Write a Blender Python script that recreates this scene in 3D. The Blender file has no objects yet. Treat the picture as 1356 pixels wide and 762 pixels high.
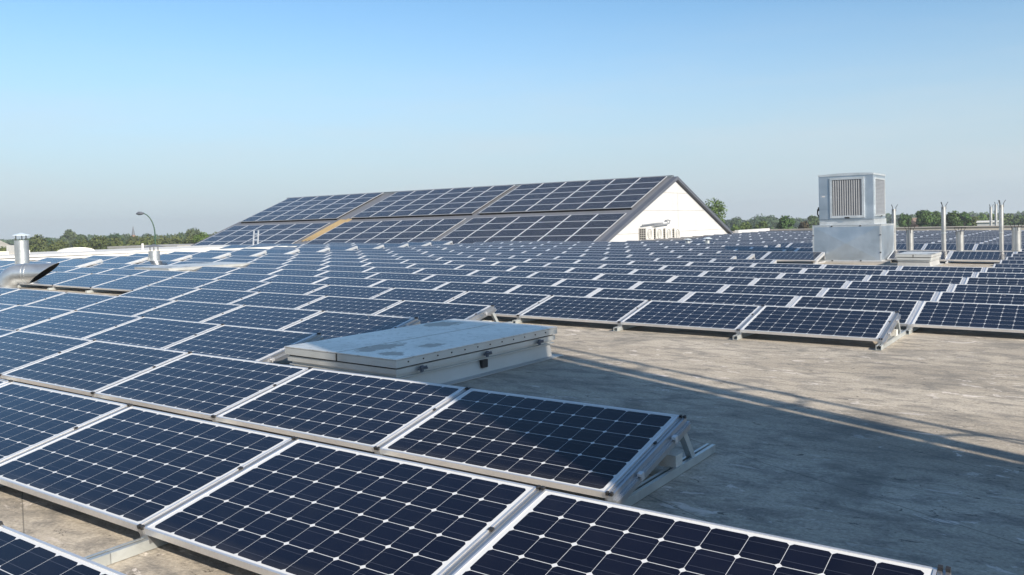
import bpy, math, random
from mathutils import Matrix, Vector, Euler

# ---------------------------------------------------------------- camera, sky, sun, exposure
SC = bpy.context.scene
COL = SC.collection
R = math.radians
PI = math.pi

CAM_Z = 1.592
ROOF_UP = Vector((-0.0148, 0.0024, 0.9999)).normalized()          # the roof falls gently (about 0.85 degree)
TILT = ROOF_UP.rotation_difference(Vector((0, 0, 1))).to_matrix()
PIVOT = Vector((0, 0, CAM_Z))
RF = Matrix.Translation(PIVOT) @ TILT.to_4x4() @ Matrix.Translation(-PIVOT)   # roof coordinates -> world


def on_roof(x, y, z=0.0):
    return RF @ Vector((x, y, z))


cam = bpy.data.cameras.new("camera")
cam_o = bpy.data.objects.new("camera", cam)
COL.objects.link(cam_o)
yaw, pitch, roll = R(34.71), R(-2.07), R(-0.87)
fw = Vector((-math.sin(yaw) * math.cos(pitch), math.cos(yaw) * math.cos(pitch), math.sin(pitch)))
rt = Vector((math.cos(yaw), math.sin(yaw), 0))
up = rt.cross(fw)
rt2 = rt * math.cos(roll) + up * math.sin(roll)
up2 = rt2.cross(fw)
rt2, up2, fw = TILT @ rt2, TILT @ up2, TILT @ fw
m = Matrix((rt2, up2, -fw)).transposed().to_4x4()
m.translation = PIVOT
cam_o.matrix_world = m
cam.sensor_width = 36.0
cam.lens = 1125.5 / 1356 * 36.0
cam.shift_y = -(381 - 327.36) / 1356
cam.clip_start = 0.05
cam.clip_end = 20000
SC.camera = cam_o

SUN_EL = R(27)
SUN_DIR = Vector((0.925 * math.cos(SUN_EL), -0.38 * math.cos(SUN_EL), math.sin(SUN_EL))).normalized()
sun = bpy.data.lights.new("sun", 'SUN')
sun.energy = 5.0
sun.angle = R(0.53)
sun.color = (1.0, 0.89, 0.74)
sun_o = bpy.data.objects.new("sun", sun)
COL.objects.link(sun_o)
sun_o.rotation_euler = SUN_DIR.to_track_quat('Z', 'Y').to_euler()
sun_o.location = (40, -20, 40)

world = bpy.data.worlds.new("World")
SC.world = world
world.use_nodes = True
wn = world.node_tree
for n in list(wn.nodes):
    wn.nodes.remove(n)
w_out = wn.nodes.new('ShaderNodeOutputWorld')
w_bg = wn.nodes.new('ShaderNodeBackground')
w_sky = wn.nodes.new('ShaderNodeTexSky')
w_sky.sky_type = 'NISHITA'
w_sky.sun_disc = False
w_sky.sun_elevation = SUN_EL
w_sky.sun_rotation = math.atan2(SUN_DIR.x, SUN_DIR.y)
w_sky.altitude = 0
w_sky.air_density = 1.0
w_sky.dust_density = 0.5
w_sky.ozone_density = 1.6
w_bg.inputs['Strength'].default_value = 0.088
# milky air low in the sky: the clear-sky colour goes over to a pale grey blue towards the horizon
w_tc = wn.nodes.new('ShaderNodeTexCoord')
w_sp = wn.nodes.new('ShaderNodeSeparateXYZ')
wn.links.new(w_tc.outputs['Generated'], w_sp.inputs[0])
w_rp = wn.nodes.new('ShaderNodeValToRGB')
w_rp.color_ramp.interpolation = 'EASE'
w_rp.color_ramp.elements[0].position = 0.0
w_rp.color_ramp.elements[0].color = (0.9, 0.9, 0.9, 1)
w_rp.color_ramp.elements[1].position = 0.27
w_rp.color_ramp.elements[1].color = (0.0, 0.0, 0.0, 1)
wn.links.new(w_sp.outputs[2], w_rp.inputs[0])
w_mx = wn.nodes.new('ShaderNodeMix')
w_mx.data_type = 'RGBA'
wn.links.new(w_rp.outputs[0], w_mx.inputs[0])
w_ti = wn.nodes.new('ShaderNodeMix')
w_ti.data_type = 'RGBA'
w_ti.blend_type = 'MULTIPLY'
w_ti.inputs[0].default_value = 1.0
wn.links.new(w_sky.outputs[0], w_ti.inputs[6])
w_ti.inputs[7].default_value = (0.74, 0.96, 1.07, 1)
wn.links.new(w_ti.outputs[2], w_mx.inputs[6])
w_mx.inputs[7].default_value = (3.75, 4.35, 4.95, 1)
# a few thin veils of cloud
w_mp = wn.nodes.new('ShaderNodeMapping')
w_mp.inputs['Scale'].default_value = (2.2, 2.2, 15.0)
wn.links.new(w_tc.outputs['Generated'], w_mp.inputs['Vector'])
w_nz = wn.nodes.new('ShaderNodeTexNoise')
w_nz.inputs['Scale'].default_value = 1.6
w_nz.inputs['Detail'].default_value = 7
w_nz.inputs['Roughness'].default_value = 0.6
wn.links.new(w_mp.outputs[0], w_nz.inputs['Vector'])
w_cr = wn.nodes.new('ShaderNodeValToRGB')
w_cr.color_ramp.elements[0].position = 0.46
w_cr.color_ramp.elements[0].color = (0, 0, 0, 1)
w_cr.color_ramp.elements[1].position = 0.75
w_cr.color_ramp.elements[1].color = (0.48, 0.48, 0.48, 1)
wn.links.new(w_nz.outputs['Fac'], w_cr.inputs[0])
w_c2 = wn.nodes.new('ShaderNodeMix')
w_c2.data_type = 'RGBA'
w_cm = wn.nodes.new('ShaderNodeMath')
w_cm.operation = 'MULTIPLY'
wn.links.new(w_cr.outputs[0], w_cm.inputs[0])
wn.links.new(w_rp.outputs[0], w_cm.inputs[1])
wn.links.new(w_cm.outputs[0], w_c2.inputs[0])
wn.links.new(w_mx.outputs[2], w_c2.inputs[6])
w_c2.inputs[7].default_value = (4.6, 5.0, 5.3, 1)
wn.links.new(w_c2.outputs[2], w_bg.inputs['Color'])
wn.links.new(w_bg.outputs[0], w_out.inputs['Surface'])

SC.view_settings.view_transform = 'Standard'
SC.view_settings.look = 'None'
SC.view_settings.gamma = 1.0
SC.view_settings.exposure = 0.80
SC.view_settings.use_curve_mapping = False

# ---------------------------------------------------------------- helpers


class MB:
    """collects faces; build() links them as ONE mesh object"""

    def __init__(self):
        self.v, self.f, self.m, self.uv = [], [], [], {}

    def face(self, pts, mi=0, uv=None):
        b = len(self.v)
        self.v += [tuple(p) for p in pts]
        if uv:
            self.uv[len(self.f)] = uv
        self.f.append(tuple(range(b, b + len(pts))))
        self.m.append(mi)

    def box(self, lo, hi, mi=0, M=None):
        x0, y0, z0 = lo
        x1, y1, z1 = hi
        p = [Vector(q) for q in ((x0, y0, z0), (x1, y0, z0), (x1, y1, z0), (x0, y1, z0), (x0, y0, z1), (x1, y0, z1), (x1, y1, z1), (x0, y1, z1))]
        if M is not None:
            p = [M @ q for q in p]
        b = len(self.v)
        self.v += [tuple(q) for q in p]
        for q in ((0, 3, 2, 1), (4, 5, 6, 7), (0, 1, 5, 4), (1, 2, 6, 5), (2, 3, 7, 6), (3, 0, 4, 7)):
            self.f.append(tuple(b + i for i in q))
            self.m.append(mi)

    def prism(self, poly, axis, a0, a1, mi=0):
        """poly: list of 2D points in the plane across axis 'x','y' or 'z', extruded from a0 to a1"""
        def P(q, a):
            return {'x': (a, q[0], q[1]), 'y': (q[0], a, q[1]), 'z': (q[0], q[1], a)}[axis]
        n = len(poly)
        b = len(self.v)
        self.v += [P(q, a0) for q in poly] + [P(q, a1) for q in poly]
        self.f.append(tuple(b + i for i in range(n)))
        self.f.append(tuple(b + n + i for i in reversed(range(n))))
        self.m += [mi, mi]
        for i in range(n):
            j = (i + 1) % n
            self.f.append((b + i, b + n + i, b + n + j, b + j))
            self.m.append(mi)

    def tube(self, pts, rad, n=12, mi=0, caps=True, up=None):
        """tube along a polyline; rad a number or one per point"""
        pts = [Vector(p) for p in pts]
        if not isinstance(rad, (list, tuple)):
            rad = [rad] * len(pts)
        rings = []
        ref = Vector(up) if up else Vector((0.3, 0.2, 1)).normalized()
        for i, p in enumerate(pts):
            d = (pts[min(i + 1, len(pts) - 1)] - pts[max(i - 1, 0)])
            if d.length < 1e-9:
                d = Vector((0, 0, 1))
            d.normalize()
            a = ref.cross(d)
            if a.length < 1e-3:
                a = Vector((1, 0, 0)).cross(d)
            a.normalize()
            c = d.cross(a)
            b = len(self.v)
            for k in range(n):
                t = 2 * PI * k / n
                self.v.append(tuple(p + (a * math.cos(t) + c * math.sin(t)) * rad[i]))
            rings.append(b)
        for i in range(len(rings) - 1):
            for k in range(n):
                k2 = (k + 1) % n
                self.f.append((rings[i] + k, rings[i] + k2, rings[i + 1] + k2, rings[i + 1] + k))
                self.m.append(mi)
        if caps:
            self.f.append(tuple(rings[0] + k for k in reversed(range(n))))
            self.f.append(tuple(rings[-1] + k for k in range(n)))
            self.m += [mi, mi]

    def build(self, name, mats, parent=None, M=None, smooth=False):
        me = bpy.data.meshes.new(name)
        me.from_pydata(self.v, [], self.f)
        if not isinstance(mats, (list, tuple)):
            mats = [mats]
        for mt in mats:
            me.materials.append(mt)
        me.polygons.foreach_set('material_index', self.m)
        if self.uv:
            ul = me.uv_layers.new(name="cells")
            for fi, uv in self.uv.items():
                pl = me.polygons[fi]
                for li, q in zip(pl.loop_indices, uv):
                    ul.data[li].uv = q
        if smooth:
            me.polygons.foreach_set('use_smooth', [True] * len(me.polygons))
            me.update()
            me.set_sharp_from_angle(angle=R(38))
        me.update()
        o = bpy.data.objects.new(name, me)
        COL.objects.link(o)
        if parent is not None:
            o.parent = parent
        if M is not None:
            o.matrix_world = M
        return o


def tag(o, label=None, cat=None, group=None, kind=None):
    if label:
        o['label'] = label
    if cat:
        o['category'] = cat
    if group:
        o['group'] = group
    if kind:
        o['kind'] = kind
    return o


def thing(name, label, cat, M=None, group=None):
    o = bpy.data.objects.new(name, None)
    o.empty_display_size = 0.1
    COL.objects.link(o)
    if M is not None:
        o.matrix_world = M
    return tag(o, label, cat, group)


def at(x, y, z=0.0, rz=0.0):
    """plumb placement at a point given in roof coordinates"""
    return Matrix.Translation(on_roof(x, y, z)) @ Matrix.Rotation(rz, 4, 'Z')


ORD = "zeroth first second third fourth fifth sixth seventh eighth ninth tenth eleventh twelfth thirteenth fourteenth fifteenth sixteenth seventeenth eighteenth nineteenth twentieth".split()
ORD += ["twenty-" + w for w in ORD[1:10]] + ["thirtieth"] + ["thirty-" + w for w in ORD[1:10]]

# ---------------------------------------------------------------- materials


def new_mat(name):
    mt = bpy.data.materials.new(name)
    mt.use_nodes = True
    nt = mt.node_tree
    return mt, nt, nt.nodes['Principled BSDF']


def N(nt, typ, **kw):
    n = nt.nodes.new(typ)
    for k, v in kw.items():
        if k in ('operation', 'blend_type', 'data_type', 'noise_dimensions', 'feature', 'attribute_name'):
            setattr(n, k, v)
        else:
            n.inputs[k].default_value = v
    return n


def math_n(nt, op, a, b=None, c=None):
    n = nt.nodes.new('ShaderNodeMath')
    n.operation = op
    for i, q in enumerate((a, b, c)):
        if q is None:
            continue
        if isinstance(q, (int, float)):
            n.inputs[i].default_value = q
        else:
            nt.links.new(q, n.inputs[i])
    return n.outputs[0]


def mix_c(nt, fac, a, b, bt='MIX'):
    n = nt.nodes.new('ShaderNodeMix')
    n.data_type = 'RGBA'
    n.blend_type = bt
    for s, q in ((n.inputs[0], fac), (n.inputs[6], a), (n.inputs[7], b)):
        if isinstance(q, (int, float)):
            s.default_value = q
        elif isinstance(q, tuple):
            s.default_value = q if len(q) == 4 else (*q, 1)
        else:
            nt.links.new(q, s)
    return n.outputs[2]


def ramp(nt, fac, stops):
    n = nt.nodes.new('ShaderNodeValToRGB')
    cr = n.color_ramp
    while len(cr.elements) < len(stops):
        cr.elements.new(0.5)
    for e, (p, c) in zip(cr.elements, stops):
        e.position = p
        e.color = (c, c, c, 1) if isinstance(c, (int, float)) else (*c, 1)
    nt.links.new(fac, n.inputs[0])
    return n.outputs[0]


def noise(nt, vec, scale, detail=4.0, rough=0.55, dist=0.0):
    n = nt.nodes.new('ShaderNodeTexNoise')
    n.inputs['Scale'].default_value = scale
    n.inputs['Detail'].default_value = detail
    n.inputs['Roughness'].default_value = rough
    n.inputs['Distortion'].default_value = dist
    if vec is not None:
        nt.links.new(vec, n.inputs['Vector'])
    return n.outputs['Fac']


def obj_vec(nt, scale=(1, 1, 1), rot=(0, 0, 0)):
    tc = nt.nodes.new('ShaderNodeTexCoord')
    mp = nt.nodes.new('ShaderNodeMapping')
    mp.inputs['Scale'].default_value = scale
    mp.inputs['Rotation'].default_value = rot
    nt.links.new(tc.outputs['Object'], mp.inputs['Vector'])
    return mp.outputs[0]


def bump(nt, bsdf, h, strength, dist=0.01):
    b = nt.nodes.new('ShaderNodeBump')
    b.inputs['Strength'].default_value = strength
    b.inputs['Distance'].default_value = dist
    nt.links.new(h, b.inputs['Height'])
    nt.links.new(b.outputs[0], bsdf.inputs['Normal'])


def plain(name, col, rough=0.6, metal=0.0, var=0.12, scale=3.0, spec=0.5, stretch=(1, 1, 1), bmp=0.0, rvar=0.0):
    """a base colour broken up by two scales of noise"""
    mt, nt, b = new_mat(name)
    v = obj_vec(nt, stretch)
    n1 = noise(nt, v, scale, 5, 0.6)
    n2 = noise(nt, v, scale * 9, 3, 0.6)
    f = math_n(nt, 'ADD', math_n(nt, 'MULTIPLY', n1, 0.65), math_n(nt, 'MULTIPLY', n2, 0.35))
    lo = tuple(c * (1 - var * 1.6) for c in col)
    hi = tuple(min(1, c * (1 + var)) for c in col)
    nt.links.new(ramp(nt, f, [(0.32, lo), (0.62, hi)]), b.inputs['Base Color'])
    b.inputs['Roughness'].default_value = rough
    if rvar:
        nt.links.new(ramp(nt, n1, [(0.35, max(0.05, rough - rvar)), (0.65, min(1, rough + rvar))]), b.inputs['Roughness'])
    b.inputs['Metallic'].default_value = metal
    b.inputs['Specular IOR Level'].default_value = spec
    if bmp:
        bump(nt, b, n2, bmp)
    return mt


PW, PL = 1.636, 0.99           # a panel's width and slope length
CELL = 0.1565


def make_cell_mat():
    mt, nt, b = new_mat('solar_cells')
    uv = nt.nodes.new('ShaderNodeUVMap')
    uv.uv_map = 'cells'
    sp = nt.nodes.new('ShaderNodeSeparateXYZ')
    nt.links.new(uv.outputs[0], sp.inputs[0])
    cu = math_n(nt, 'DIVIDE', math_n(nt, 'SUBTRACT', sp.outputs[0], (PW - 10 * CELL) / 2), CELL)
    cv = math_n(nt, 'DIVIDE', math_n(nt, 'SUBTRACT', sp.outputs[1], (PL - 6 * CELL) / 2), CELL)
    fu = math_n(nt, 'SUBTRACT', math_n(nt, 'FRACT', cu), 0.5)
    fv = math_n(nt, 'SUBTRACT', math_n(nt, 'FRACT', cv), 0.5)
    au, av = math_n(nt, 'ABSOLUTE', fu), math_n(nt, 'ABSOLUTE', fv)
    sm = math_n(nt, 'ADD', au, av)
    inside = math_n(nt, 'MULTIPLY', math_n(nt, 'MULTIPLY', math_n(nt, 'LESS_THAN', au, 0.4940), math_n(nt, 'LESS_THAN', av, 0.4900)), math_n(nt, 'LESS_THAN', sm, 0.898))
    for c, n in ((cu, 10), (cv, 6)):
        inside = math_n(nt, 'MULTIPLY', inside, math_n(nt, 'GREATER_THAN', c, 0.0))
        inside = math_n(nt, 'MULTIPLY', inside, math_n(nt, 'LESS_THAN', c, float(n)))
    bus = None
    for y in (-0.25, 0.25):
        q = math_n(nt, 'LESS_THAN', math_n(nt, 'ABSOLUTE', math_n(nt, 'SUBTRACT', fv, y)), 0.0075)
        bus = q if bus is None else math_n(nt, 'MAXIMUM', bus, q)
    # each cell and each panel has its own faint tint
    oi = nt.nodes.new('ShaderNodeObjectInfo')
    cb = nt.nodes.new('ShaderNodeCombineXYZ')
    nt.links.new(math_n(nt, 'FLOOR', cu), cb.inputs[0])
    nt.links.new(math_n(nt, 'FLOOR', cv), cb.inputs[1])
    nt.links.new(math_n(nt, 'MULTIPLY', oi.outputs['Random'], 91.0), cb.inputs[2])
    wnz = nt.nodes.new('ShaderNodeTexWhiteNoise')
    nt.links.new(cb.outputs[0], wnz.inputs['Vector'])
    cell = mix_c(nt, wnz.outputs['Value'], (0.0044, 0.0038, 0.0066), (0.0068, 0.0066, 0.0130))
    cell = mix_c(nt, math_n(nt, 'MULTIPLY', oi.outputs['Random'], 0.55), cell, (0.0052, 0.0078, 0.021))
    cell = mix_c(nt, bus, cell, (0.042, 0.046, 0.062))
    col = mix_c(nt, inside, (0.58, 0.59, 0.60), cell)
    dv = obj_vec(nt)
    dust = ramp(nt, noise(nt, dv, 3.2, 5, 0.65), [(0.48, 0.0), (0.8, 0.014)])
    col = mix_c(nt, dust, col, (0.35, 0.33, 0.29))
    # the odd bird dropping and dried water marks, different on every panel
    of = nt.nodes.new('ShaderNodeVectorMath')
    of.operation = 'ADD'
    cx = nt.nodes.new('ShaderNodeCombineXYZ')
    nt.links.new(math_n(nt, 'MULTIPLY', oi.outputs['Random'], 57.0), cx.inputs[0])
    nt.links.new(dv, of.inputs[0])
    nt.links.new(cx.outputs[0], of.inputs[1])
    drop = ramp(nt, noise(nt, of.outputs[0], 7.0, 3, 0.5), [(0.765, 0.0), (0.785, 0.6)])
    col = mix_c(nt, drop, col, (0.5, 0.49, 0.46))
    edge = math_n(nt, 'MULTIPLY', math_n(nt, 'SUBTRACT', 1.0, math_n(nt, 'MINIMUM', math_n(nt, 'DIVIDE', sp.outputs[1], 0.10), 1.0)), math_n(nt, 'MULTIPLY', noise(nt, of.outputs[0], 5.0, 4, 0.6), 0.12))
    col = mix_c(nt, edge, col, (0.35, 0.32, 0.27))
    nt.links.new(col, b.inputs['Base Color'])
    nt.links.new(ramp(nt, noise(nt, dv, 2.0, 3, 0.6), [(0.3, 0.10), (0.7, 0.2)]), b.inputs['Roughness'])
    b.inputs['IOR'].default_value = 1.45
    b.inputs['Specular IOR Level'].default_value = 0.25
    b.inputs['Specular Tint'].default_value = (0.62, 0.80, 1.0, 1)
    return mt


def make_roof_mat():
    mt, nt, b = new_mat('bitumen_roof')
    tc = nt.nodes.new('ShaderNodeTexCoord')
    v = tc.outputs['Object']
    mp = nt.nodes.new('ShaderNodeMapping')
    mp.inputs['Rotation'].default_value = (0, 0, R(-34))
    mp.inputs['Scale'].default_value = (0.6, 1.25, 1.0)
    nt.links.new(v, mp.inputs['Vector'])
    vs = mp.outputs[0]
    big = noise(nt, vs, 0.55, 5, 0.6, 0.4)
    mid = noise(nt, vs, 4.5, 7, 0.7, 0.5)
    fine = noise(nt, v, 45, 4, 0.7)
    base = ramp(nt, big, [(0.32, (0.305, 0.270, 0.224)), (0.5, (0.405, 0.360, 0.298)), (0.66, (0.490, 0.440, 0.370))])
    base = mix_c(nt, ramp(nt, mid, [(0.38, 0.75), (0.54, 0.0)]), base, (0.19, 0.178, 0.162))
    grain = ramp(nt, fine, [(0.3, 0.70), (0.7, 1.22)])
    base = mix_c(nt, 1.0, base, grain, 'MULTIPLY')
    # pale lime scale flakes, darker lichen spots, blackish ponding marks
    fl = ramp(nt, noise(nt, vs, 5.5, 6, 0.7, 0.8), [(0.60, 0.0), (0.635, 0.85)])
    area = ramp(nt, noise(nt, v, 0.8, 3, 0.5), [(0.38, 0.15), (0.56, 1.0)])
    base = mix_c(nt, math_n(nt, 'MULTIPLY', fl, area), base, (0.66, 0.60, 0.55))
    dk = ramp(nt, noise(nt, vs, 9.0, 5, 0.7, 1.2), [(0.625, 0.0), (0.66, 0.85)])
    base = mix_c(nt, dk, base, (0.10, 0.09, 0.08))
    pond = ramp(nt, noise(nt, v, 0.6, 7, 0.68, 0.8), [(0.54, 0.0), (0.64, 0.6)])
    base = mix_c(nt, pond, base, (0.135, 0.13, 0.12))
    # lapped sheet seams about a metre apart
    sp = nt.nodes.new('ShaderNodeSeparateXYZ')
    mp2 = nt.nodes.new('ShaderNodeMapping')
    mp2.inputs['Rotation'].default_value = (0, 0, R(25))
    nt.links.new(v, mp2.inputs['Vector'])
    nt.links.new(mp2.outputs[0], sp.inputs[0])
    wob = math_n(nt, 'MULTIPLY', noise(nt, v, 1.2, 2, 0.5), 0.03)
    fr = math_n(nt, 'FRACT', math_n(nt, 'ADD', math_n(nt, 'DIVIDE', sp.outputs[1], 1.02), wob))
    seam = math_n(nt, 'LESS_THAN', fr, 0.007)
    base = mix_c(nt, math_n(nt, 'MULTIPLY', seam, 0.65), base, (0.10, 0.095, 0.085))
    nt.links.new(base, b.inputs['Base Color'])
    b.inputs['Roughness'].default_value = 0.85
    b.inputs['Specular IOR Level'].default_value = 0.25
    h = math_n(nt, 'ADD', math_n(nt, 'MULTIPLY', fine, 0.5), mid)
    bump(nt, b, h, 0.6, 0.02)
    return mt


def make_leaf_mat(name, c1, c2):
    mt, nt, b = new_mat(name)
    v = obj_vec(nt)
    f = noise(nt, v, 0.9, 4, 0.7)
    oi = nt.nodes.new('ShaderNodeObjectInfo')
    col = ramp(nt, f, [(0.35, c1), (0.65, c2)])
    col = mix_c(nt, math_n(nt, 'MULTIPLY', oi.outputs['Random'], 0.35), col, (0.075, 0.075, 0.035))
    nt.links.new(col, b.inputs['Base Color'])
    b.inputs['Roughness'].default_value = 0.75
    b.inputs['Specular IOR Level'].default_value = 0.2
    return mt


def make_galv_mat(name, col, rough=0.42, metal=0.75, spangle=0.15):
    """zinc spangle: angular patches with slightly different tone and gloss"""
    mt, nt, b = new_mat(name)
    v = obj_vec(nt)
    vo = nt.nodes.new('ShaderNodeTexVoronoi')
    vo.inputs['Scale'].default_value = 22
    nt.links.new(v, vo.inputs['Vector'])
    sp = nt.nodes.new('ShaderNodeSeparateColor')
    nt.links.new(vo.outputs['Color'], sp.inputs[0])
    big = noise(nt, v, 1.6, 4, 0.6)
    f = math_n(nt, 'ADD', math_n(nt, 'MULTIPLY', sp.outputs[0], spangle), math_n(nt, 'MULTIPLY', big, 1.0 - spangle))
    lo = tuple(c * 0.86 for c in col)
    hi = tuple(min(1, c * 1.06) for c in col)
    nt.links.new(ramp(nt, f, [(0.3, lo), (0.65, hi)]), b.inputs['Base Color'])
    nt.links.new(ramp(nt, f, [(0.3, rough - 0.08), (0.7, rough + 0.12)]), b.inputs['Roughness'])
    b.inputs['Metallic'].default_value = metal
    return mt


MT = {}
MT['cells'] = make_cell_mat()
MT['roof'] = make_roof_mat()
MT['alu'] = plain('anodised_aluminium', (0.76, 0.76, 0.77), 0.40, 0.75, 0.05, 6)
MT['rail'] = plain('extruded_rail', (0.52, 0.53, 0.545), 0.38, 0.92, 0.05, 6)
MT['galv'] = make_galv_mat('galvanised_steel', (0.55, 0.58, 0.58), 0.42, 0.7)
MT['zinc'] = make_galv_mat('zinc_sheet', (0.66, 0.69, 0.71), 0.40, 0.75)
MT['duct'] = make_galv_mat('spiral_duct_zinc', (0.60, 0.62, 0.63), 0.36, 0.85, 0.06)
MT['black'] = plain('black_plastic', (0.02, 0.02, 0.022), 0.5)
MT['dark'] = plain('shade_black', (0.012, 0.012, 0.013), 0.9)  # near black painted in for shade in openings and slots; rivets too
MT['conc'] = plain('ballast_concrete', (0.52, 0.51, 0.48), 0.9, 0, 0.12, 14, bmp=0.3)
MT['white'] = plain('white_render', (0.445, 0.455, 0.47), 0.8, 0, 0.07, 0.6, 0.3)
MT['whitemetal'] = plain('white_painted_steel', (0.52, 0.515, 0.49), 0.5, 0, 0.05, 2.5)
MT['cream'] = plain('cream_render', (0.62, 0.56, 0.42), 0.85, 0, 0.08, 0.8)
MT['coping'] = plain('white_coping', (0.60, 0.59, 0.565), 0.6, 0, 0.08, 1.5)
MT['greyroof'] = plain('grey_sheet_roof', (0.125, 0.135, 0.16), 0.6, 0.0, 0.06, 0.9)
MT['verge'] = plain('dark_grey_trim', (0.075, 0.085, 0.11), 0.6, 0.0, 0.08, 1.2)
MT['joint'] = plain('joint_sealant', (0.24, 0.235, 0.225), 0.9)
MT['wood'] = plain('pale_timber', (0.30, 0.225, 0.125), 0.8, 0, 0.22, 2.0, 0.3, (1, 0.25, 1))
MT['felt'] = plain('grey_roof_felt', (0.33, 0.32, 0.31), 0.9, 0, 0.12, 1.2)
MT['wallgrey'] = plain('grey_parapet', (0.36, 0.345, 0.31), 0.9, 0, 0.1, 0.5)
MT['louvre'] = plain('louvre_grey', (0.185, 0.20, 0.225), 0.6, 0.1, 0.08, 3)
MT['hvac'] = make_galv_mat('air_handler_panel', (0.47, 0.535, 0.60), 0.42, 0.9, 0.05)
MT['flue'] = make_galv_mat('stainless_flue', (0.50, 0.50, 0.495), 0.36, 0.82, 0.0)
MT['green'] = plain('green_lamp_paint', (0.018, 0.06, 0.036), 0.5)
MT['brick'] = plain('red_brick', (0.24, 0.13, 0.09), 0.9, 0, 0.15, 1.0)
MT['tile'] = plain('roof_tile', (0.16, 0.11, 0.09), 0.8, 0, 0.15, 1.0)
MT['slate'] = plain('spire_slate', (0.10, 0.11, 0.13), 0.7)
MT['bark'] = plain('bark', (0.09, 0.07, 0.05), 0.9)
MT['grass'] = plain('meadow_grass', (0.09, 0.12, 0.04), 0.95, 0, 0.25, 0.02)
MT['leaf0'] = make_leaf_mat('leaf_dark_green', (0.024, 0.056, 0.014), (0.062, 0.125, 0.032))
MT['leaf1'] = make_leaf_mat('leaf_olive', (0.040, 0.056, 0.018), (0.090, 0.112, 0.036))
MT['leaf2'] = make_leaf_mat('leaf_blue_green', (0.028, 0.054, 0.026), (0.056, 0.098, 0.042))
MT['leaf3'] = make_leaf_mat('leaf_sage', (0.042, 0.062, 0.030), (0.085, 0.110, 0.050))
MT['leaf4'] = make_leaf_mat('leaf_bright_green', (0.045, 0.085, 0.020), (0.105, 0.165, 0.042))
MT['leaf5'] = make_leaf_mat('leaf_copper', (0.030, 0.022, 0.018), (0.065, 0.045, 0.030))

# ---------------------------------------------------------------- the setting: ground, roof, copings
g = MB()
RAD = 6000
ring = [(RAD * math.cos(2 * PI * i / 64), RAD * math.sin(2 * PI * i / 64), -5.6) for i in range(64)]
g.face(ring)
tag(g.build('ground', MT['grass']), kind='structure')

rb = MB()
rb.box((-29.5, -16, -5.9), (26, 72, 0.0))
rb.box((-29.497, 11.3, -0.05), (-25.75, 36.0, 0.10))
rb.box((-34.5, 25.2, -5.9), (-29.503, 36.0, 0.098))
tag(rb.build('flat_roof', MT['roof'], M=RF), kind='structure')

# ---------------------------------------------------------------- solar panels
PITCH = 1.6035
TIL = R(12.53)
LOW = 0.12
SEAM = 1.68
GAP = SEAM - PW
Y0 = {-1: 0.70, 0: 2.301, 1: 3.932, 2: 5.475, 3: 7.10, 4: 8.723, 5: 10.388, 6: 11.933, 7: 13.525}
X0 = {-1: -2.12, 0: -2.12, 1: -2.122, 2: -2.025, 3: -2.027, 4: -2.021, 5: -2.066, 6: -2.027, 7: -2.037}


def row_y(n):
    return Y0[n] if n in Y0 else 13.525 + PITCH * (n - 7)


def seam_x(n, k):
    return X0.get(n, -2.04) + SEAM * k


def pix(p):
    """where a world point falls in the photograph's frame (used only to leave out what is far outside it)"""
    d = Vector(p) - PIVOT
    z = d.dot(fw)
    if z < 0.1:
        return (-9999, -9999)
    return (678 + 1125.5 * d.dot(rt2) / z, 327.4 - 1125.5 * d.dot(up2) / z)


WESTX = -25.9          # the western block stands behind a service aisle


def present(n, k):
    """is there a panel in row n whose right-hand seam is k (main field)"""
    if k < -13 or k > 3:
        return False
    if n <= 0:
        if n == -1:
            return -2 <= k <= 1
        return k <= 1
    if n == 1 or n == 5:
        if k > 0:
            return False
    if n in (2, 3, 4) and k > -3:
        return False
    if n == 4 and -11 <= k <= -8:
        return False
    if n in (7, 8) and k == -11:
        return False
    if n == 12 and -2 <= k <= 0:
        return False
    if n in (13, 14) and -3 <= k <= 0:
        return False
    if n == 15 and -2 <= k <= 0:
        return False
    if n == 16 and k in (-3, -2):
        return False
    if n in (17, 18, 19) and -2 <= k <= 0:
        return False
    if n in (18, 19) and k == -4:
        return False
    if n == 20 and k == -7:
        return False
    y = row_y(n)
    if y > 34.6 and seam_x(n, k) - SEAM < -19.0:
        return False
    return n <= 34


def present_west(n, j):
    if n < 6 or n > 18:
        return False
    if n <= 13:
        return j <= 1
    return j <= (4 if n <= 15 else 2 if n == 16 else 0)


def panel_matrix(x_right, y, dz=0.0):
    rr = random.Random(round(x_right * 100) * 7919 + round(y * 100))
    return RF @ Matrix.Translation((x_right - GAP / 2 - PW, y, LOW + dz)) @ Matrix.Rotation(TIL + R(rr.uniform(-0.22, 0.22)), 4, 'X') @ Matrix.Rotation(R(rr.uniform(-0.10, 0.10)), 4, 'Y')


def frame_faces(mb, mi=0, x=0.0, y=0.0, full=True):
    H, L, D = 0.035, 0.011, 0.0035
    o = [(0, 0), (PW, 0), (PW, PL), (0, PL)]
    i = [(L, L), (PW - L, L), (PW - L, PL - L), (L, PL - L)]
    for a in range(4):
        b = (a + 1) % 4
        mb.face([(o[a][0], o[a][1], 0), (o[b][0], o[b][1], 0), (i[b][0], i[b][1], 0), (i[a][0], i[a][1], 0)], mi)
        mb.face([(o[a][0], o[a][1], -H), (o[b][0], o[b][1], -H), (o[b][0], o[b][1], 0), (o[a][0], o[a][1], 0)], mi)
        if full:
            mb.face([(i[a][0], i[a][1], 0), (i[b][0], i[b][1], 0), (i[b][0], i[b][1], -H), (i[a][0], i[a][1], -H)], mi)
            mb.face([(i[a][0], i[a][1], -H), (i[b][0], i[b][1], -H), (o[b][0], o[b][1], -H), (o[a][0], o[a][1], -H)], mi)


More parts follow.
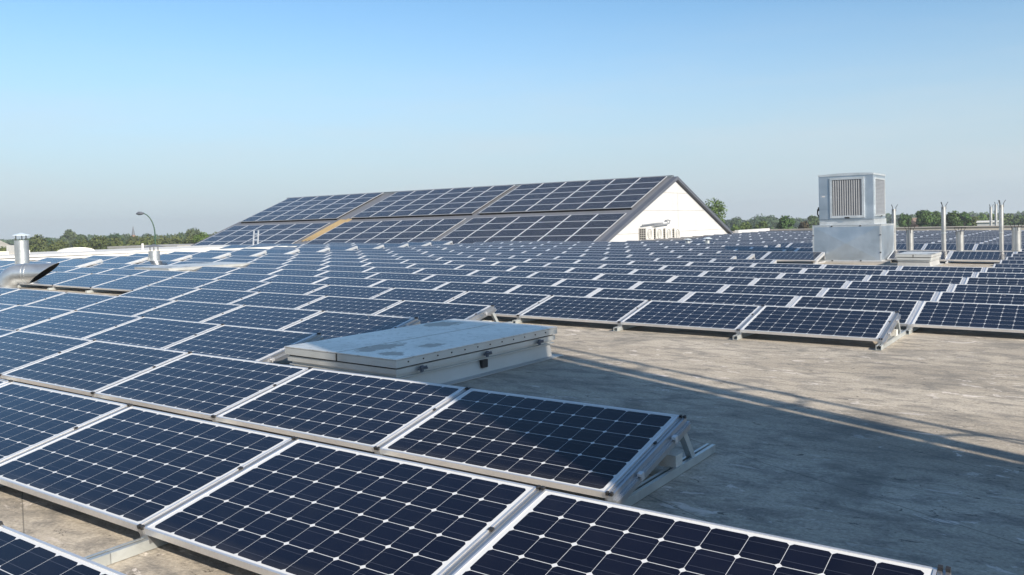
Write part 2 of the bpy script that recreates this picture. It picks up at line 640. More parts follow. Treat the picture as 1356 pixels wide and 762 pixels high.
def glass_face(mb, mi=0):
    L, D = 0.0112, -0.0035
    q = [(L, L), (PW - L, L), (PW - L, PL - L), (L, PL - L)]
    mb.face([(a, b, D) for a, b in q], mi, uv=q)


proto = thing('solar_panel', 'x', 'solar panel')
mb = MB()
glass_face(mb)
p_glass = mb.build('glass', MT['cells'], proto)
mb = MB()
frame_faces(mb)
mb.box((0.01, 0.01, -0.012), (PW - 0.01, PL - 0.01, -0.008))
p_frame = mb.build('frame', MT['alu'], proto)
mb = MB()
glass_face(mb, 0)
frame_faces(mb, 1)
p_small = mb.build('solar_panel', [MT['cells'], MT['alu']])


def make_mount(single):
    """triangular support under a seam: a base channel on the roof, a sloping rail, a rear strut and dark clamps"""
    base, rail, strut, cl, clips = MB(), MB(), MB(), [], []
    y1 = 1.37
    base.box((-0.030, -0.17, 0.004), (0.030, y1, 0.009))
    base.box((-0.030, -0.17, 0.009), (-0.026, y1, 0.052))
    base.box((0.026, -0.17, 0.009), (0.030, y1, 0.052))
    base.box((-0.030, -0.17, 0.052), (-0.012, y1, 0.056))
    base.box((0.006, -0.17, 0.052), (0.030, y1, 0.056))
    T = Matrix.Translation((0, 0, LOW)) @ Matrix.Rotation(TIL, 4, 'X')
    rail.box((-0.0195, -0.006, -0.036), (-0.006, PL + 0.008, -0.005), 0, T)
    rail.box((0.006, -0.006, -0.036), (0.0195, PL + 0.008, -0.005), 0, T)
    rail.box((-0.006, -0.006, -0.036), (0.006, PL + 0.008, -0.012), 0, T)
    rail.box((-0.034, 0.004, -0.088), (0.034, PL + 0.02, -0.037), 0, T)
    rail.box((0.0345, 0.012, -0.052), (0.042, PL + 0.015, -0.044), 0, T)
    for yy in (0.27, 0.74):
        c = MB()
        c.box((0.030, yy, -0.036), (0.056, yy + 0.035, -0.018), 0, T)
        c.box((0.050, yy, -0.058), (0.056, yy + 0.035, -0.0365), 0, T)
        clips.append(c)
    strut.prism([(0.925, 0.232), (0.980, 0.236), (1.120, 0.046), (1.065, 0.046)], 'x', -0.020, 0.020)
    for a, b in ((-0.008, 0.010), (PL - 0.012, PL + 0.006)):
        c = MB()
        c.box((-0.020, a, -0.010), (-0.005, b, 0.008), 0, T)
        c.box((0.005, a, -0.010), (0.020, b, 0.008), 0, T)
        cl.append(c)
    c = MB()
    c.box((-0.030, 0.60, -0.004), (-0.008, 0.622, 0.004), 0, T)
    cl.append(c)
    if single:
        out = MB()
        for s, mi in ((base, 0), (rail, 1), (strut, 0)):
            b = len(out.v)
            out.v += s.v
            out.f += [tuple(b + i for i in f) for f in s.f]
            out.m += [mi] * len(s.f)
        return out.build('mounting_frame', [MT['galv'], MT['alu']])
    t = thing('mounting_frame', 'x', 'mounting frame')
    base.build('base_rail', MT['galv'], t)
    rail.build('sloped_rail', MT['rail'], t)
    strut.build('rear_strut', MT['galv'], t)
    for c in cl:
        c.build('clamp', MT['black'], t)
    for c in clips:
        c.build('clip', MT['alu'], t)
    return t


m_full = make_mount(False)
m_single = make_mount(True)
CHILD = {}
for o in SC.objects:
    if o.parent is not None:
        CHILD.setdefault(o.parent.name, []).append(o)
used = {}


def place(src, M, label, group):
    """the first call moves the thing itself, later calls copy it and each of its parts"""
    if src.name not in used:
        used[src.name] = True
        o = src
    else:
        o = src.copy()
        COL.objects.link(o)
        for ch in CHILD.get(src.name, []):
            c = ch.copy()
            COL.objects.link(c)
            c.parent = o
    o.matrix_world = M
    o['label'] = label
    if 'category' not in o:
        o['category'] = 'solar panel' if 'panel' in src.name else 'mounting frame'
    o['group'] = group
    return o


ROWNAME = {}
NEAR_MAX = 11
far_panels = []
near = []
for n in range(-1, 35):
    for k in range(-13, 4):
        if not present(n, k):
            continue
        x, y = seam_x(n, k), row_y(n)
        c = pix(on_roof(x - SEAM / 2, y + 0.48, LOW + 0.1))
        seen = -75 < c[0] < 1430 and c[1] < 840
        if n == -1:
            seen = k in (0, -1)
        if n <= NEAR_MAX and seen:
            near.append((n, k, x, y))
        elif -260 < c[0] < 1700 or n <= 1:
            far_panels.append((n, k, x, y))
west = []
for n in range(6, 19):
    for j in range(0, 5):
        if present_west(n, j):
            west.append((n, j, WESTX - SEAM * j, row_y(n) + 0.15))

from_end = {}
for n, k, x, y in near:
    from_end.setdefault(n, []).append(k)
for n in from_end:
    from_end[n].sort(reverse=True)
SIDE = 'from the bare-roof end'
SIDE2 = 'from the chimney-pipe side'
for n, k, x, y in near:
    i = from_end[n].index(k) + 1
    side = SIDE if n <= 5 else SIDE2
    rown = 'frontmost' if n == -1 else ORD[n + 2]
    lab = f"framed solar panel, {ORD[i]} {side}, in the {rown} row of the roof field"
    src = proto if n <= 6 else p_small
    place(src, panel_matrix(x, y), lab, 'solar panels in rows on the flat roof')
for n, j, x, y in west:
    if n <= 13:
        lab = f"pale solar panel behind the service aisle, {ORD[n - 5]} row out, {'beside the aisle' if j == 0 else 'against the parapet'}"
        place(p_small, panel_matrix(x, y, 0.1), lab, 'solar panels beyond the service aisle')

# supports: one under every seam of the near rows and at every row end
done = set()
for n, k, x, y in near:
    for kk in (k, k - 1):
        if (n, kk) in done:
            continue
        done.add((n, kk))
        i = from_end[n].index(k) + 1
        end = kk == k and not present(n, k + 1)
        side = SIDE if n <= 5 else SIDE2
        rown = 'frontmost' if n == -1 else ORD[n + 2]
        if end:
            lab = f"metal mounting triangle ending the {rown} row, beside its {ORD[i]} panel {side}"
        else:
            lab = f"metal mounting rail after the {ORD[i if kk == k - 1 else i - 1]} panel {side}, {rown} row"
        if kk == k and not end:
            lab = f"metal mounting rail before the {ORD[i]} panel {side}, {rown} row"
        c = pix(on_roof(x + SEAM * (kk - k), y + .5, .2))
        if n > 0 and not (-60 < c[0] < 1400 and c[1] < 800):
            continue
        o = place(m_full if n <= 5 else m_single, RF @ Matrix.Translation((seam_x(n, kk), y, 0)), lab, 'mounting frames under the panel rows')
        for ch in o.children if n <= 0 else ():
            if ch.name.startswith('base_rail'):
                ch.location.y = 0.058 if n == -1 else 0.0

# the many small panels further off: one mass
mb = MB()
for n, x, y, dz in [(n, x, y, 0.0) for n, k, x, y in far_panels] + [(n, x, y, 0.1) for n, j, x, y in west if n > 13]:
    rr = random.Random(round(x * 100) * 7919 + round(y * 100))
    T = Matrix.Translation((x - GAP / 2 - PW, y, LOW + dz)) @ Matrix.Rotation(TIL + R(rr.uniform(-0.35, 0.35)), 4, 'X') @ Matrix.Rotation(R(rr.uniform(-0.15, 0.15)), 4, 'Y')
    s = MB()
    glass_face(s, 0)
    frame_faces(s, 1, full=False)
    # seam rail and its support at the right-hand edge
    s.box((PW + 0.003, -0.005, -0.09), (PW + GAP - 0.003, PL + 0.01, -0.005), 1)
    b = len(mb.v)
    fb = len(mb.f)
    mb.v += [tuple(T @ Vector(q)) for q in s.v]
    mb.f += [tuple(b + i for i in f) for f in s.f]
    mb.m += s.m
    for fi, uv in s.uv.items():
        mb.uv[fb + fi] = uv
    xr = x
    mb.prism([(y + 0.945, 0.236 + dz), (y + 0.975, 0.236 + dz), (y + 1.115, 0.046 + dz), (y + 1.085, 0.046 + dz)], 'x', xr - 0.02, xr + 0.02, 1)
    mb.box((xr - 0.025, y - 0.17, 0.004 + dz), (xr + 0.025, y + 1.2, 0.049 + dz), 1)
far_o = mb.build('distant_solar_panels', [MT['cells'], MT['alu']], M=RF)
tag(far_o, 'far rows of solar panels covering the flat roof up to the grey parapet', 'solar panels', kind='stuff')
for n, j, x, y in west:
    if n <= 13 and j == 0:
        place(m_single, RF @ Matrix.Translation((x, y, 0.1)), f"mounting triangle at the aisle end of the {ORD[n - 5]} pale row", 'mounting frames along the service aisle')

# concrete ballast under open row ends
bl = MB()
bl.box((-0.34, -0.05, 0), (0.0, 0.05, 0.075))
bl_o = bl.build('ballast_block', MT['conc'])
SPOTS = [(1, 0, 'pale concrete block under the open end of the third row'),
         (5, 0, 'pale concrete block under the open end of the seventh row, in full sun'),
         (4, -3, 'pale concrete block under the panel end just beyond the roof hatch'),
         (3, -3, 'pale concrete block under the panel end beside the middle of the roof hatch'),
         (2, -3, 'pale concrete block under the panel end beside the near corner of the roof hatch')]
for i, (n, k, lab) in enumerate(SPOTS):
    o = bl_o if i == 0 else bl_o.copy()
    if i:
        COL.objects.link(o)
    o.matrix_world = RF @ Matrix.Translation((seam_x(n, k) + 0.02, row_y(n) + 0.86, 0.051))
    tag(o, lab, 'ballast block', 'ballast blocks under the panel ends')

# ---------------------------------------------------------------- parapets
t = thing('parapet', 'long low white parapet with coping along the far side of the pale panels', 'parapet', RF)
b = MB()
b.box((-29.78, -16, -0.6), (-29.52, 25.1, 0.36))
b.build('wall', MT['white'], t)
b = MB()
b.box((-29.84, -16, 0.362), (-29.46, 25.15, 0.43))
b.box((-29.70, 25.153, -0.6), (-29.50, 25.75, 0.40))
b.build('coping', MT['coping'], t)

t = thing('parapet', 'grey concrete parapet closing the far end of the panel field', 'parapet', RF)
b = MB()
b.prism([(-20.4, -0.5), (24, -0.5), (24, 0.95), (-4, 0.53), (-20.4, 0.33)], 'y', 59.8, 60.05)
b.build('wall', MT['wallgrey'], t)
b = MB()
b.prism([(-20.4, 0.332), (-4, 0.532), (24, 0.952), (24, 1.0), (-4, 0.58), (-20.4, 0.38)], 'y', 59.72, 60.12)
b.build('coping', MT['felt'], t)
b = MB()
b.box((-19.45, 53.4, -0.4), (-19.2, 59.7, 0.47))
o = b.build('parapet', MT['white'], M=RF)
tag(o, 'short white wall running from the gable foot to the grey parapet', 'parapet')

# ---------------------------------------------------------------- roof hatches


def hatch(M, sx, sy, h, label, detailed=True):
    """two-leaf smoke hatch: upstand with flashing, frame, two metal lids with a gap, hinges and a latch box"""
    t = thing('roof_hatch', label, 'roof hatch', M, 'roof hatches')
    c = 0.45 * h
    b = MB()
    b.prism([(0.0, 0.0), (sx + 0.0, 0.0), (sx - 0.03, c), (0.03, c)], 'y', 0.03, sy - 0.03)
    b.box((-0.09, -0.07, 0.004), (sx + 0.09, sy + 0.07, 0.012))
    b.build('upstand', MT['upstand'], t)
    b = MB()
    b.box((0.0, 0.0, c + 0.002), (sx + 0.01, sy, c + 0.010))
    b.box((0.02, 0.02, c + 0.0105), (sx - 0.02, sy - 0.02, c + 0.040))
    b.box((-0.012, -0.012, c + 0.0405), (sx + 0.012, sy + 0.012, h - 0.0945))
    b.build('kerb_frame', MT['fascia'], t)
    mid = sx * 0.49
    for x0, x1 in ((-0.03, mid - 0.013), (mid + 0.013, sx + 0.03)):
        b = MB()
        b.box((x0 - 0.003, -0.034, h - 0.009), (x1 + 0.003, sy + 0.034, h))
        ld = b.build('lid', MT['lidmetal'], t)
        b = MB()
        b.box((x0, -0.03, h - 0.078), (x1, sy + 0.03, h - 0.0125))
        b.build('fascia', MT['fascia'], ld)
    b = MB()
    b.box((0.012, -0.005, h - 0.094), (sx - 0.012, sy + 0.005, h - 0.0782))
    b.box((mid - 0.0125, -0.026, h - 0.077), (mid + 0.0125, sy + 0.026, h - 0.012))
    b.build('gap_shade', MT['black'], t)  # black strips painted in for the shade in the lid gaps
    if detailed:
        for y in (0.28, 1.25, sy - 0.35):
            b = MB()
            b.box((sx + 0.032, y, c + 0.028), (sx + 0.050, y + 0.030, c + 0.085))
            b.box((sx + 0.032, y - 0.03, c + 0.045), (sx + 0.046, y + 0.09, c + 0.06))
            b.tube([(sx + 0.05, y - 0.02, c + 0.07), (sx + 0.05, y + 0.07, c + 0.07)], 0.009, 8)
            b.build('hinge', MT['verge'], t)
        b = MB()
        b.box((sx - 0.045, 1.22, c - 0.085), (sx + 0.012, 1.31, c - 0.005))
        b.build('latch_box', MT['black'], t)
        b = MB()
        for y in [0.12 + 0.2 * i for i in range(int((sy - 0.1) / 0.2))]:
            b.box((sx + 0.0302, y, h - 0.045), (sx + 0.036, y + 0.012, h - 0.033))
        b.build('rivet', MT['dark'], t)
    return t


def make_lid_mat():
    mt, nt, bs = new_mat('weathered_lid_sheet')
    v = obj_vec(nt)
    n1 = noise(nt, v, 1.3, 6, 0.65, 0.4)
    n2 = noise(nt, v, 14, 5, 0.7)
    base = ramp(nt, n1, [(0.3, (0.50, 0.495, 0.48)), (0.65, (0.66, 0.655, 0.64))])
    base = mix_c(nt, ramp(nt, n2, [(0.52, 0.0), (0.68, 0.6)]), base, (0.22, 0.21, 0.19))
    tc = nt.nodes.new('ShaderNodeTexCoord')
    wob = noise(nt, v, 9.0, 5, 0.65, 0.5)
    for cx, cy, sx_, sy_ in ((0.86, 0.42, 5.5, 2.6), (1.22, 0.20, 5.5, 7.0), (1.20, 0.78, 8.0, 5.0), (0.20, 2.1, 4.0, 3.0)):
        mp = nt.nodes.new('ShaderNodeMapping')
        mp.inputs['Location'].default_value = (-cx * sx_, -cy * sy_, 0)
        mp.inputs['Scale'].default_value = (sx_, sy_, 0.0)
        nt.links.new(tc.outputs['Object'], mp.inputs['Vector'])
        ln = nt.nodes.new('ShaderNodeVectorMath')
        ln.operation = 'LENGTH'
        nt.links.new(mp.outputs[0], ln.inputs[0])
        d = math_n(nt, 'ADD', ln.outputs['Value'], math_n(nt, 'MULTIPLY', wob, 1.7))
        base = mix_c(nt, ramp(nt, math_n(nt, 'MULTIPLY', d, 0.4), [(0.60, 0.85), (0.66, 0.0)]), base, (0.11, 0.088, 0.075))
    nt.links.new(base, bs.inputs['Base Color'])
    bs.inputs['Roughness'].default_value = 0.38
    bs.inputs['Metallic'].default_value = 0.45
    bump(nt, bs, n2, 0.08, 0.004)
    return mt


MT['lidmetal'] = make_lid_mat()
MT['upstand'] = make_galv_mat('dull_flashing', (0.47, 0.47, 0.46), 0.55, 0.45, 0.03)
MT['fascia'] = make_galv_mat('folded_fascia_sheet', (0.56, 0.57, 0.56), 0.5, 0.55, 0.03)
hatch(RF @ Matrix.Translation((-6.63, 5.65, 0)) @ Matrix.Rotation(R(-1.8), 4, 'Z'), 1.47, 2.53, 0.335, 'weathered grey two-leaf roof hatch on the bare roof, partly in shadow')
hatch(RF @ Matrix.Translation((-22.05, 13.45, 0)), 1.55, 2.75, 0.34, 'pale grey two-leaf roof hatch among the panels near the capped round chimney', False)
hatch(RF @ Matrix.Translation((-4.72, 25.9, 0)), 0.86, 1.75, 0.36, 'small grey roof hatch tucked beside the big air handler', False)

# ---------------------------------------------------------------- air handler
t = thing('air_handler', 'big galvanised rooftop air handler, louvred box above a plain plenum box', 'air handler', at(-6.435, 27.4, 0.0))
HW, HD = 1.01, 1.95


def cross_panel(mb, a, bq, c, d, peak):
    """sheet with a raised cross break: four triangles meeting at a raised centre"""
    ctr = (Vector(a) + Vector(bq) + Vector(c) + Vector(d)) / 4 + Vector(peak)
    for p, q in ((a, bq), (bq, c), (c, d), (d, a)):
        mb.face([p, q, ctr])


b = MB()
b.box((-HW - 0.05, -0.06, -0.06), (HW + 0.16, HD + 0.06, 0.045))
b.build('base_skid', MT['felt'], t)
b = MB()
b.box((-HW + 0.01, 0.012, 0.046), (HW - 0.012, HD - 0.01, 1.14))
cross_panel(b, (-HW + 0.05, 0.004, 0.09), (HW - 0.05, 0.004, 0.09), (HW - 0.05, 0.004, 1.11), (-HW + 0.05, 0.004, 1.11), (0, -0.034, 0))
cross_panel(b, (HW - 0.004, 0.05, 0.09), (HW - 0.004, HD - 0.05, 0.09), (HW - 0.004, HD - 0.05, 1.11), (HW - 0.004, 0.05, 1.11), (0.022, 0, 0))
b.build('plenum', MT['hvac'], t)
b = MB()
for x0, x1 in ((-HW, -HW + 0.045), (HW - 0.045, HW)):
    b.box((x0, 0.0, 0.046), (x1, 0.0115, 1.155))
b.box((-HW + 0.046, 0.0, 0.046), (HW - 0.046, 0.0115, 0.088))
b.box((-HW + 0.046, 0.0, 1.112), (HW - 0.046, 0.0115, 1.155))
for y0, y1 in ((0.012, 0.05), (HD - 0.05, HD)):
    b.box((HW - 0.0115, y0, 0.046), (HW, y1, 1.155))
b.box((HW - 0.0115, 0.051, 0.046), (HW, HD - 0.051, 0.088))
b.box((HW - 0.0115, 0.051, 1.112), (HW, HD - 0.051, 1.155))
b.box((-HW - 0.01, -0.012, 1.157), (HW + 0.01, HD, 1.17))
b.build('flange', MT['zinc'], t)
for x, z in ((-0.42, 1.135), (0.42, 1.135), (-0.42, 0.066), (0.42, 0.066), (-HW + 0.02, 0.85), (-HW + 0.02, 0.32), (HW - 0.02, 0.85), (HW - 0.02, 0.32)):
    b = MB()
    b.box((x - 0.022, -0.018, z - 0.016), (x + 0.022, -0.0005, z + 0.016))
    b.build('bolt', MT['black'], t)
b = MB()
b.box((-0.80, 0.05, 1.171), (0.81, HD - 0.12, 1.335))
b.build('neck', MT['zinc'], t)
UW = 0.80
b = MB()
b.box((-UW, 0.02, 1.337), (UW, HD - 0.2, 2.68))
b.build('upper_casing', MT['hvac'], t)
b = MB()
b.box((-UW - 0.02, 0.0, 2.682), (UW + 0.02, HD - 0.18, 2.735))
b.prism([(-UW - 0.02, 2.736), (UW + 0.02, 2.736), (UW * 0.3, 2.765), (-UW * 0.3, 2.765)], 'y', 0.0, HD - 0.18)
b.build('lid', MT['zinc'], t)
for z0, z1 in ((1.36, 1.66), (1.675, 2.14), (2.155, 2.66)):
    b = MB()
    b.box((-UW + 0.015, 0.004, z0), (-UW + 0.30, 0.0195, z1))
    b.build('access_panel', MT['hvac'], t)
b = MB()
b.box((-UW + 0.09, 0.0, 2.045), (-UW + 0.19, 0.0035, 2.085))
b.build('label_plate', MT['white'], t)
gx0, gx1, gz0, gz1 = -UW + 0.345, UW - 0.25, 1.385, 2.635
gr = MB()
for q in (((gx0, gz0), (gx1, gz0 + 0.07)), ((gx0, gz1 - 0.07), (gx1, gz1)), ((gx0, gz0 + 0.071), (gx0 + 0.07, gz1 - 0.071)), ((gx1 - 0.07, gz0 + 0.071), (gx1, gz1 - 0.071))):
    gr.box((q[0][0], -0.03, q[0][1]), (q[1][0], 0.0195, q[1][1]))
gro = gr.build('grille_frame', MT['zinc'], t)
b = MB()
b.box((gx0 + 0.07, 0.010, gz0 + 0.07), (gx1 - 0.07, 0.0195, gz1 - 0.07))
b.build('grille_back', MT['louvre'], gro)
b = MB()
nsl = 13
for i in range(nsl):
    x = gx0 + 0.10 + (gx1 - gx0 - 0.2) * i / (nsl - 1)
    b.face([(x - 0.010, -0.018, gz0 + 0.071), (x + 0.010, -0.018, gz0 + 0.071), (x + 0.010, -0.018, gz1 - 0.071), (x - 0.010, -0.018, gz1 - 0.071)])
    b.face([(x + 0.010, -0.018, gz0 + 0.071), (x + 0.046, 0.008, gz0 + 0.071), (x + 0.046, 0.008, gz1 - 0.071), (x + 0.010, -0.018, gz1 - 0.071)])
b.build('slat', MT['louvre'], gro)
b = MB()
b.box(((gx0 + gx1) / 2 - 0.07, -0.045, gz0 - 0.02), ((gx0 + gx1) / 2 + 0.07, -0.031, gz0 + 0.03))
b.build('catch', MT['black'], gro)
# side louvre facing east
sd = MB()
ya, yb, za, zb = 0.18, HD - 0.32, 1.42, 2.60
for q in (((ya, za), (yb, za + 0.05)), ((ya, zb - 0.05), (yb, zb)), ((ya, za + 0.051), (ya + 0.05, zb - 0.051)), ((yb - 0.05, za + 0.051), (yb, zb - 0.051))):
    sd.box((UW + 0.0005, q[0][0], q[0][1]), (UW + 0.03, q[1][0], q[1][1]))
sdo = sd.build('grille_frame', MT['zinc'], t)
b = MB()
for i in range(26):
    z = za + 0.055 + (zb - za - 0.13) * i / 25
    b.face([(UW + 0.022, ya + 0.051, z), (UW + 0.022, yb - 0.051, z), (UW + 0.004, yb - 0.051, z + 0.05), (UW + 0.004, ya + 0.051, z + 0.05)])
b.build('slat', MT['louvre'], sdo)
b = MB()
b.box((UW + 0.031, 0.95, 1.40), (UW + 0.045, 1.10, 1.44))
b.build('catch', MT['black'], sdo)
b = MB()
b.tube([(-UW - 0.01, 0.15, 1.75), (-UW - 0.07, 0.12, 1.66), (-UW - 0.075, 0.12, 1.52), (-UW - 0.02, 0.14, 1.42)], 0.022, 8)
b.box((-UW - 0.05, 0.08, 1.62), (-UW - 0.001, 0.2, 1.74))
b.build('cable', MT['black'], t, smooth=True)

# ---------------------------------------------------------------- flues and pipes behind the air handler


def flue(x, y, ztop, rad, label, grp):
    t = thing('flue', label, 'flue', at(x, y, 0.0), grp)
    b = MB()
    b.tube([(0, 0, 0.22), (0, 0, ztop)], rad, 28, caps=False)
    b.tube([(0, 0, ztop), (0, 0, ztop + 0.001)], [rad * 1.03, rad * 0.9], 28, caps=False)
    b.build('pipe', MT['flue'], t, smooth=True)
    b = MB()
    b.tube([(0, 0, 0.0), (0, 0, 0.03), (0, 0, 0.25)], [rad * 2.3, rad * 2.1, rad * 1.04], 28)
    b.build('flashing_cone', MT['duct'], t, smooth=True)
    b = MB()
    b.tube([(0, 0, ztop - 0.02), (0, 0, ztop + 0.004)], rad * 0.93, 20)
    b.build('bore_shade', MT['dark'], t)  # solid black plug paints the shade inside the open pipe
    for i in range(4):
        a = i * PI / 2 + 0.4
        b = MB()
        c, s = math.cos(a), math.sin(a)
        b.tube([(c * rad, s * rad, ztop - 0.10), (c * rad * 1.02, s * rad * 1.02, ztop + 0.02), (c * rad * 1.5, s * rad * 1.5, ztop + 0.12)], 0.009, 6)
        b.build('cap_bracket', MT['black'], t)
    b = MB()
    b.tube([(-rad * 1.55, 0, ztop + 0.125), (rad * 1.55, 0, ztop + 0.125)], 0.010, 6)
    b.build('cap_ring', MT['black'], t)
    return t


def slim_pipe(x, y, ztop, rad, label, grp):
    t = thing('vent_pipe', label, 'vent pipe', at(x, y, 0.0), grp)
    b = MB()
    b.tube([(0, 0, 0.0), (0, 0, ztop)], rad, 20)
    b.build('pipe', MT['flue'], t, smooth=True)
    b = MB()
    b.tube([(0, 0, 0.0), (0, 0, 0.10)], [rad * 1.9, rad * 1.05], 20)
    b.build('collar', MT['duct'], t, smooth=True)
    if ztop > 1.4:
        b = MB()
        b.tube([(0, 0, ztop * 0.48), (0, 0, ztop * 0.48 + 0.045)], rad * 1.09, 20)
        b.build('band', MT['duct'], t, smooth=True)
    for i in range(3):
        a = i * 2 * PI / 3 + 0.2
        c, s = math.cos(a), math.sin(a)
        b = MB()
        b.tube([(c * rad, s * rad, ztop - 0.08), (c * rad * 1.03, s * rad * 1.03, ztop + 0.05), (c * rad * 1.9, s * rad * 1.9, ztop + 0.15)], 0.010, 6)
        b.build('cap_bracket', MT['black'], t)
    return t


FG = 'stubby stainless flues without caps'
flue(-5.22, 30.9, 0.93, 0.110, 'stubby shiny flue on a cone, next to the air handler', FG)
flue(-3.73, 30.9, 0.88, 0.115, 'stubby shiny flue on a cone, middle one of three', FG)
flue(-2.15, 30.9, 1.00, 0.130, 'stubby shiny flue on a cone, last before the picture edge', FG)
PG = 'tall slim vent pipes with open prongs'
slim_pipe(-5.72, 30.95, 1.64, 0.066, 'tall slim pipe half hidden behind the air handler', PG)
slim_pipe(-4.20, 30.9, 1.69, 0.070, 'tall slim pipe between the first and the middle stubby flue', PG)
slim_pipe(-2.56, 30.9, 1.72, 0.066, 'tall slim pipe beside the last stubby flue', PG)
slim_pipe(-5.45, 62.0, 1.88, 0.080, 'distant slim pipe behind the grey parapet, taller of the far pair', PG)
slim_pipe(-5.78, 62.5, 1.74, 0.085, 'distant slim pipe behind the grey parapet, shorter of the far pair', PG)


def cowl(x, y, ztop, rad, cap_r, label, legs=True, name='capped_chimney'):
    """spiral duct chimney with a conical rain cap on rods"""
    t = thing(name, label, 'chimney', at(x, y, 0.0), 'round chimneys with rain caps')
    b = MB()
    b.tube([(0, 0, 0.0), (0, 0, ztop - 0.03)], rad, 28, caps=False)
    b.tube([(0, 0, ztop - 0.03), (0, 0, ztop)], [rad * 1.04, rad * 1.04], 28)
    for z in (0.33 * ztop, 0.66 * ztop):
        b.tube([(0, 0, z), (0, 0, z + 0.02)], rad * 1.02, 28)
    b.build('pipe', MT['duct'], t, smooth=True)
    b = MB()
    b.tube([(0, 0, 0), (0, 0, 0.05)], [rad * 1.7, rad * 1.1], 28)
    b.build('collar', MT['duct'], t, smooth=True)
    zc = ztop + rad * 0.75
    b = MB()
    b.tube([(0, 0, zc), (0, 0, zc + 0.012), (0, 0, zc + cap_r * 0.32)], [cap_r, cap_r, 0.02], 28)
    b.build('rain_cap', MT['capgrey'] if legs else MT['glassy'], t, smooth=True)
    for i in range(3):
        a = i * 2 * PI / 3 + 0.5
        b = MB()
        b.tube([(math.cos(a) * rad * 0.8, math.sin(a) * rad * 0.8, ztop - 0.02), (math.cos(a) * rad * 0.8, math.sin(a) * rad * 0.8, zc + 0.02)], 0.012, 6)
        b.build('cap_rod', MT['black'], t)
    if legs:
        for i in range(3):
            a = i * 2 * PI / 3 - 0.1
            c, s = math.cos(a), math.sin(a)
            b = MB()
            b.tube([(c * rad, s * rad, 0.30), (c * rad * 1.9, s * rad * 1.9, 0.01)], 0.022, 6)
            b.build('stay', MT['white'], t)
    return t


MT['capgrey'] = plain('cap_grey', (0.16, 0.165, 0.175), 0.5, 0.3)
MT['glassy'] = plain('pale_translucent_sheet', (0.55, 0.62, 0.66), 0.3)
cowl(-25.75, 16.37, 0.62, 0.175, 0.30, 'squat round zinc chimney with conical rain cap beyond the pale hatch')
cowl(-24.57, 11.62, 1.13, 0.178, 0.24, 'taller grey round chimney with thin cap behind the bent duct', False)
cowl(-14.82, 34.9, 0.38, 0.10, 0.16, 'little white capped vent standing beside the four wall units', False, 'roof_vent')
cowl(-13.92, 34.9, 0.42, 0.10, 0.21, 'little domed vent standing one step further from the wall units', False, 'roof_vent')

# bent air duct at the edge of the field
t = thing('air_duct', 'fat galvanised air duct bending over to a slanted open mouth', 'duct', at(-18.95, 8.62, 0.0))
r0 = 0.205
b = MB()
DD = Vector((0.82, 0.57, 0.0)).normalized()
pts = [(0, 0, 0.10), (0, 0, 0.24)]
for i in range(1, 8):
    a = i / 8 * PI / 2
    q = DD * (0.30 * (1 - math.cos(a)))
    pts.append((q.x, q.y, 0.24 + 0.30 * math.sin(a)))
for q in (0.30, 0.42):
    pts.append((DD.x * q, DD.y * q, 0.54))
side = DD.cross(Vector((0, 0, 1)))
b.tube(pts, r0, 36, caps=False, up=tuple(side))
b.build('elbow', MT['duct'], t, smooth=True)
b = MB()
nn = 36
dirv = DD
sx_ = side
sz_ = Vector((0, 0, 1))
base_c = Vector((DD.x * 0.40, DD.y * 0.40, 0.54))
for k in range(nn):
    A = [2 * PI * q / nn for q in (k, k + 1)]
    P = []
    for a in A:
        off = sx_ * math.cos(a) * (r0 + 0.004) + sz_ * math.sin(a) * (r0 + 0.004)
        ln = 0.42 + 0.30 * math.sin(a)
        P.append((base_c + off, base_c + off + dirv * ln, base_c + off * 0.97 + dirv * ln, base_c + off * 0.97 + dirv * 0.05))
    b.face([P[0][0], P[1][0], P[1][1], P[0][1]])
    b.face([P[0][1], P[1][1], P[1][2], P[0][2]])
    b.face([P[0][2], P[1][2], P[1][3], P[0][3]], 1)  # inner lining painted black for the shade inside the mouth
for q in (0.0, 0.07):
    b.tube([base_c + dirv * q, base_c + dirv * (q + 0.025)], r0 * 1.045, 36)
b.build('mouth', [MT['duct'], MT['dark']], t, smooth=True)
b = MB()
b.tube([(0, 0, 0.16), (0, 0, 0.19)], r0 * 1.05, 36)
b.tube([(0, 0, 0.0), (0, 0, 0.08), (0, 0, 0.12)], [r0 * 1.75, r0 * 1.6, r0 * 1.04], 36)
b.build('base_flange', MT['coping'], t, smooth=True)

# ---------------------------------------------------------------- building with the pitched panel roof
A = 0.3664
BM = Matrix.Translation((-20.236, 36.063, 0.634)) @ Matrix.Rotation(0.00714, 4, 'Z')
SA, CA = math.sin(A), math.cos(A)
XR, XL = 0.50, -32.35
YE, YRG = -0.42, 9.30


def slope_z(y, off):
    """height of the pitched surface at y, off metres below the panel face along the normal"""
    d = min(y, 2 * YRG - y)
    return d * SA / CA - off / CA


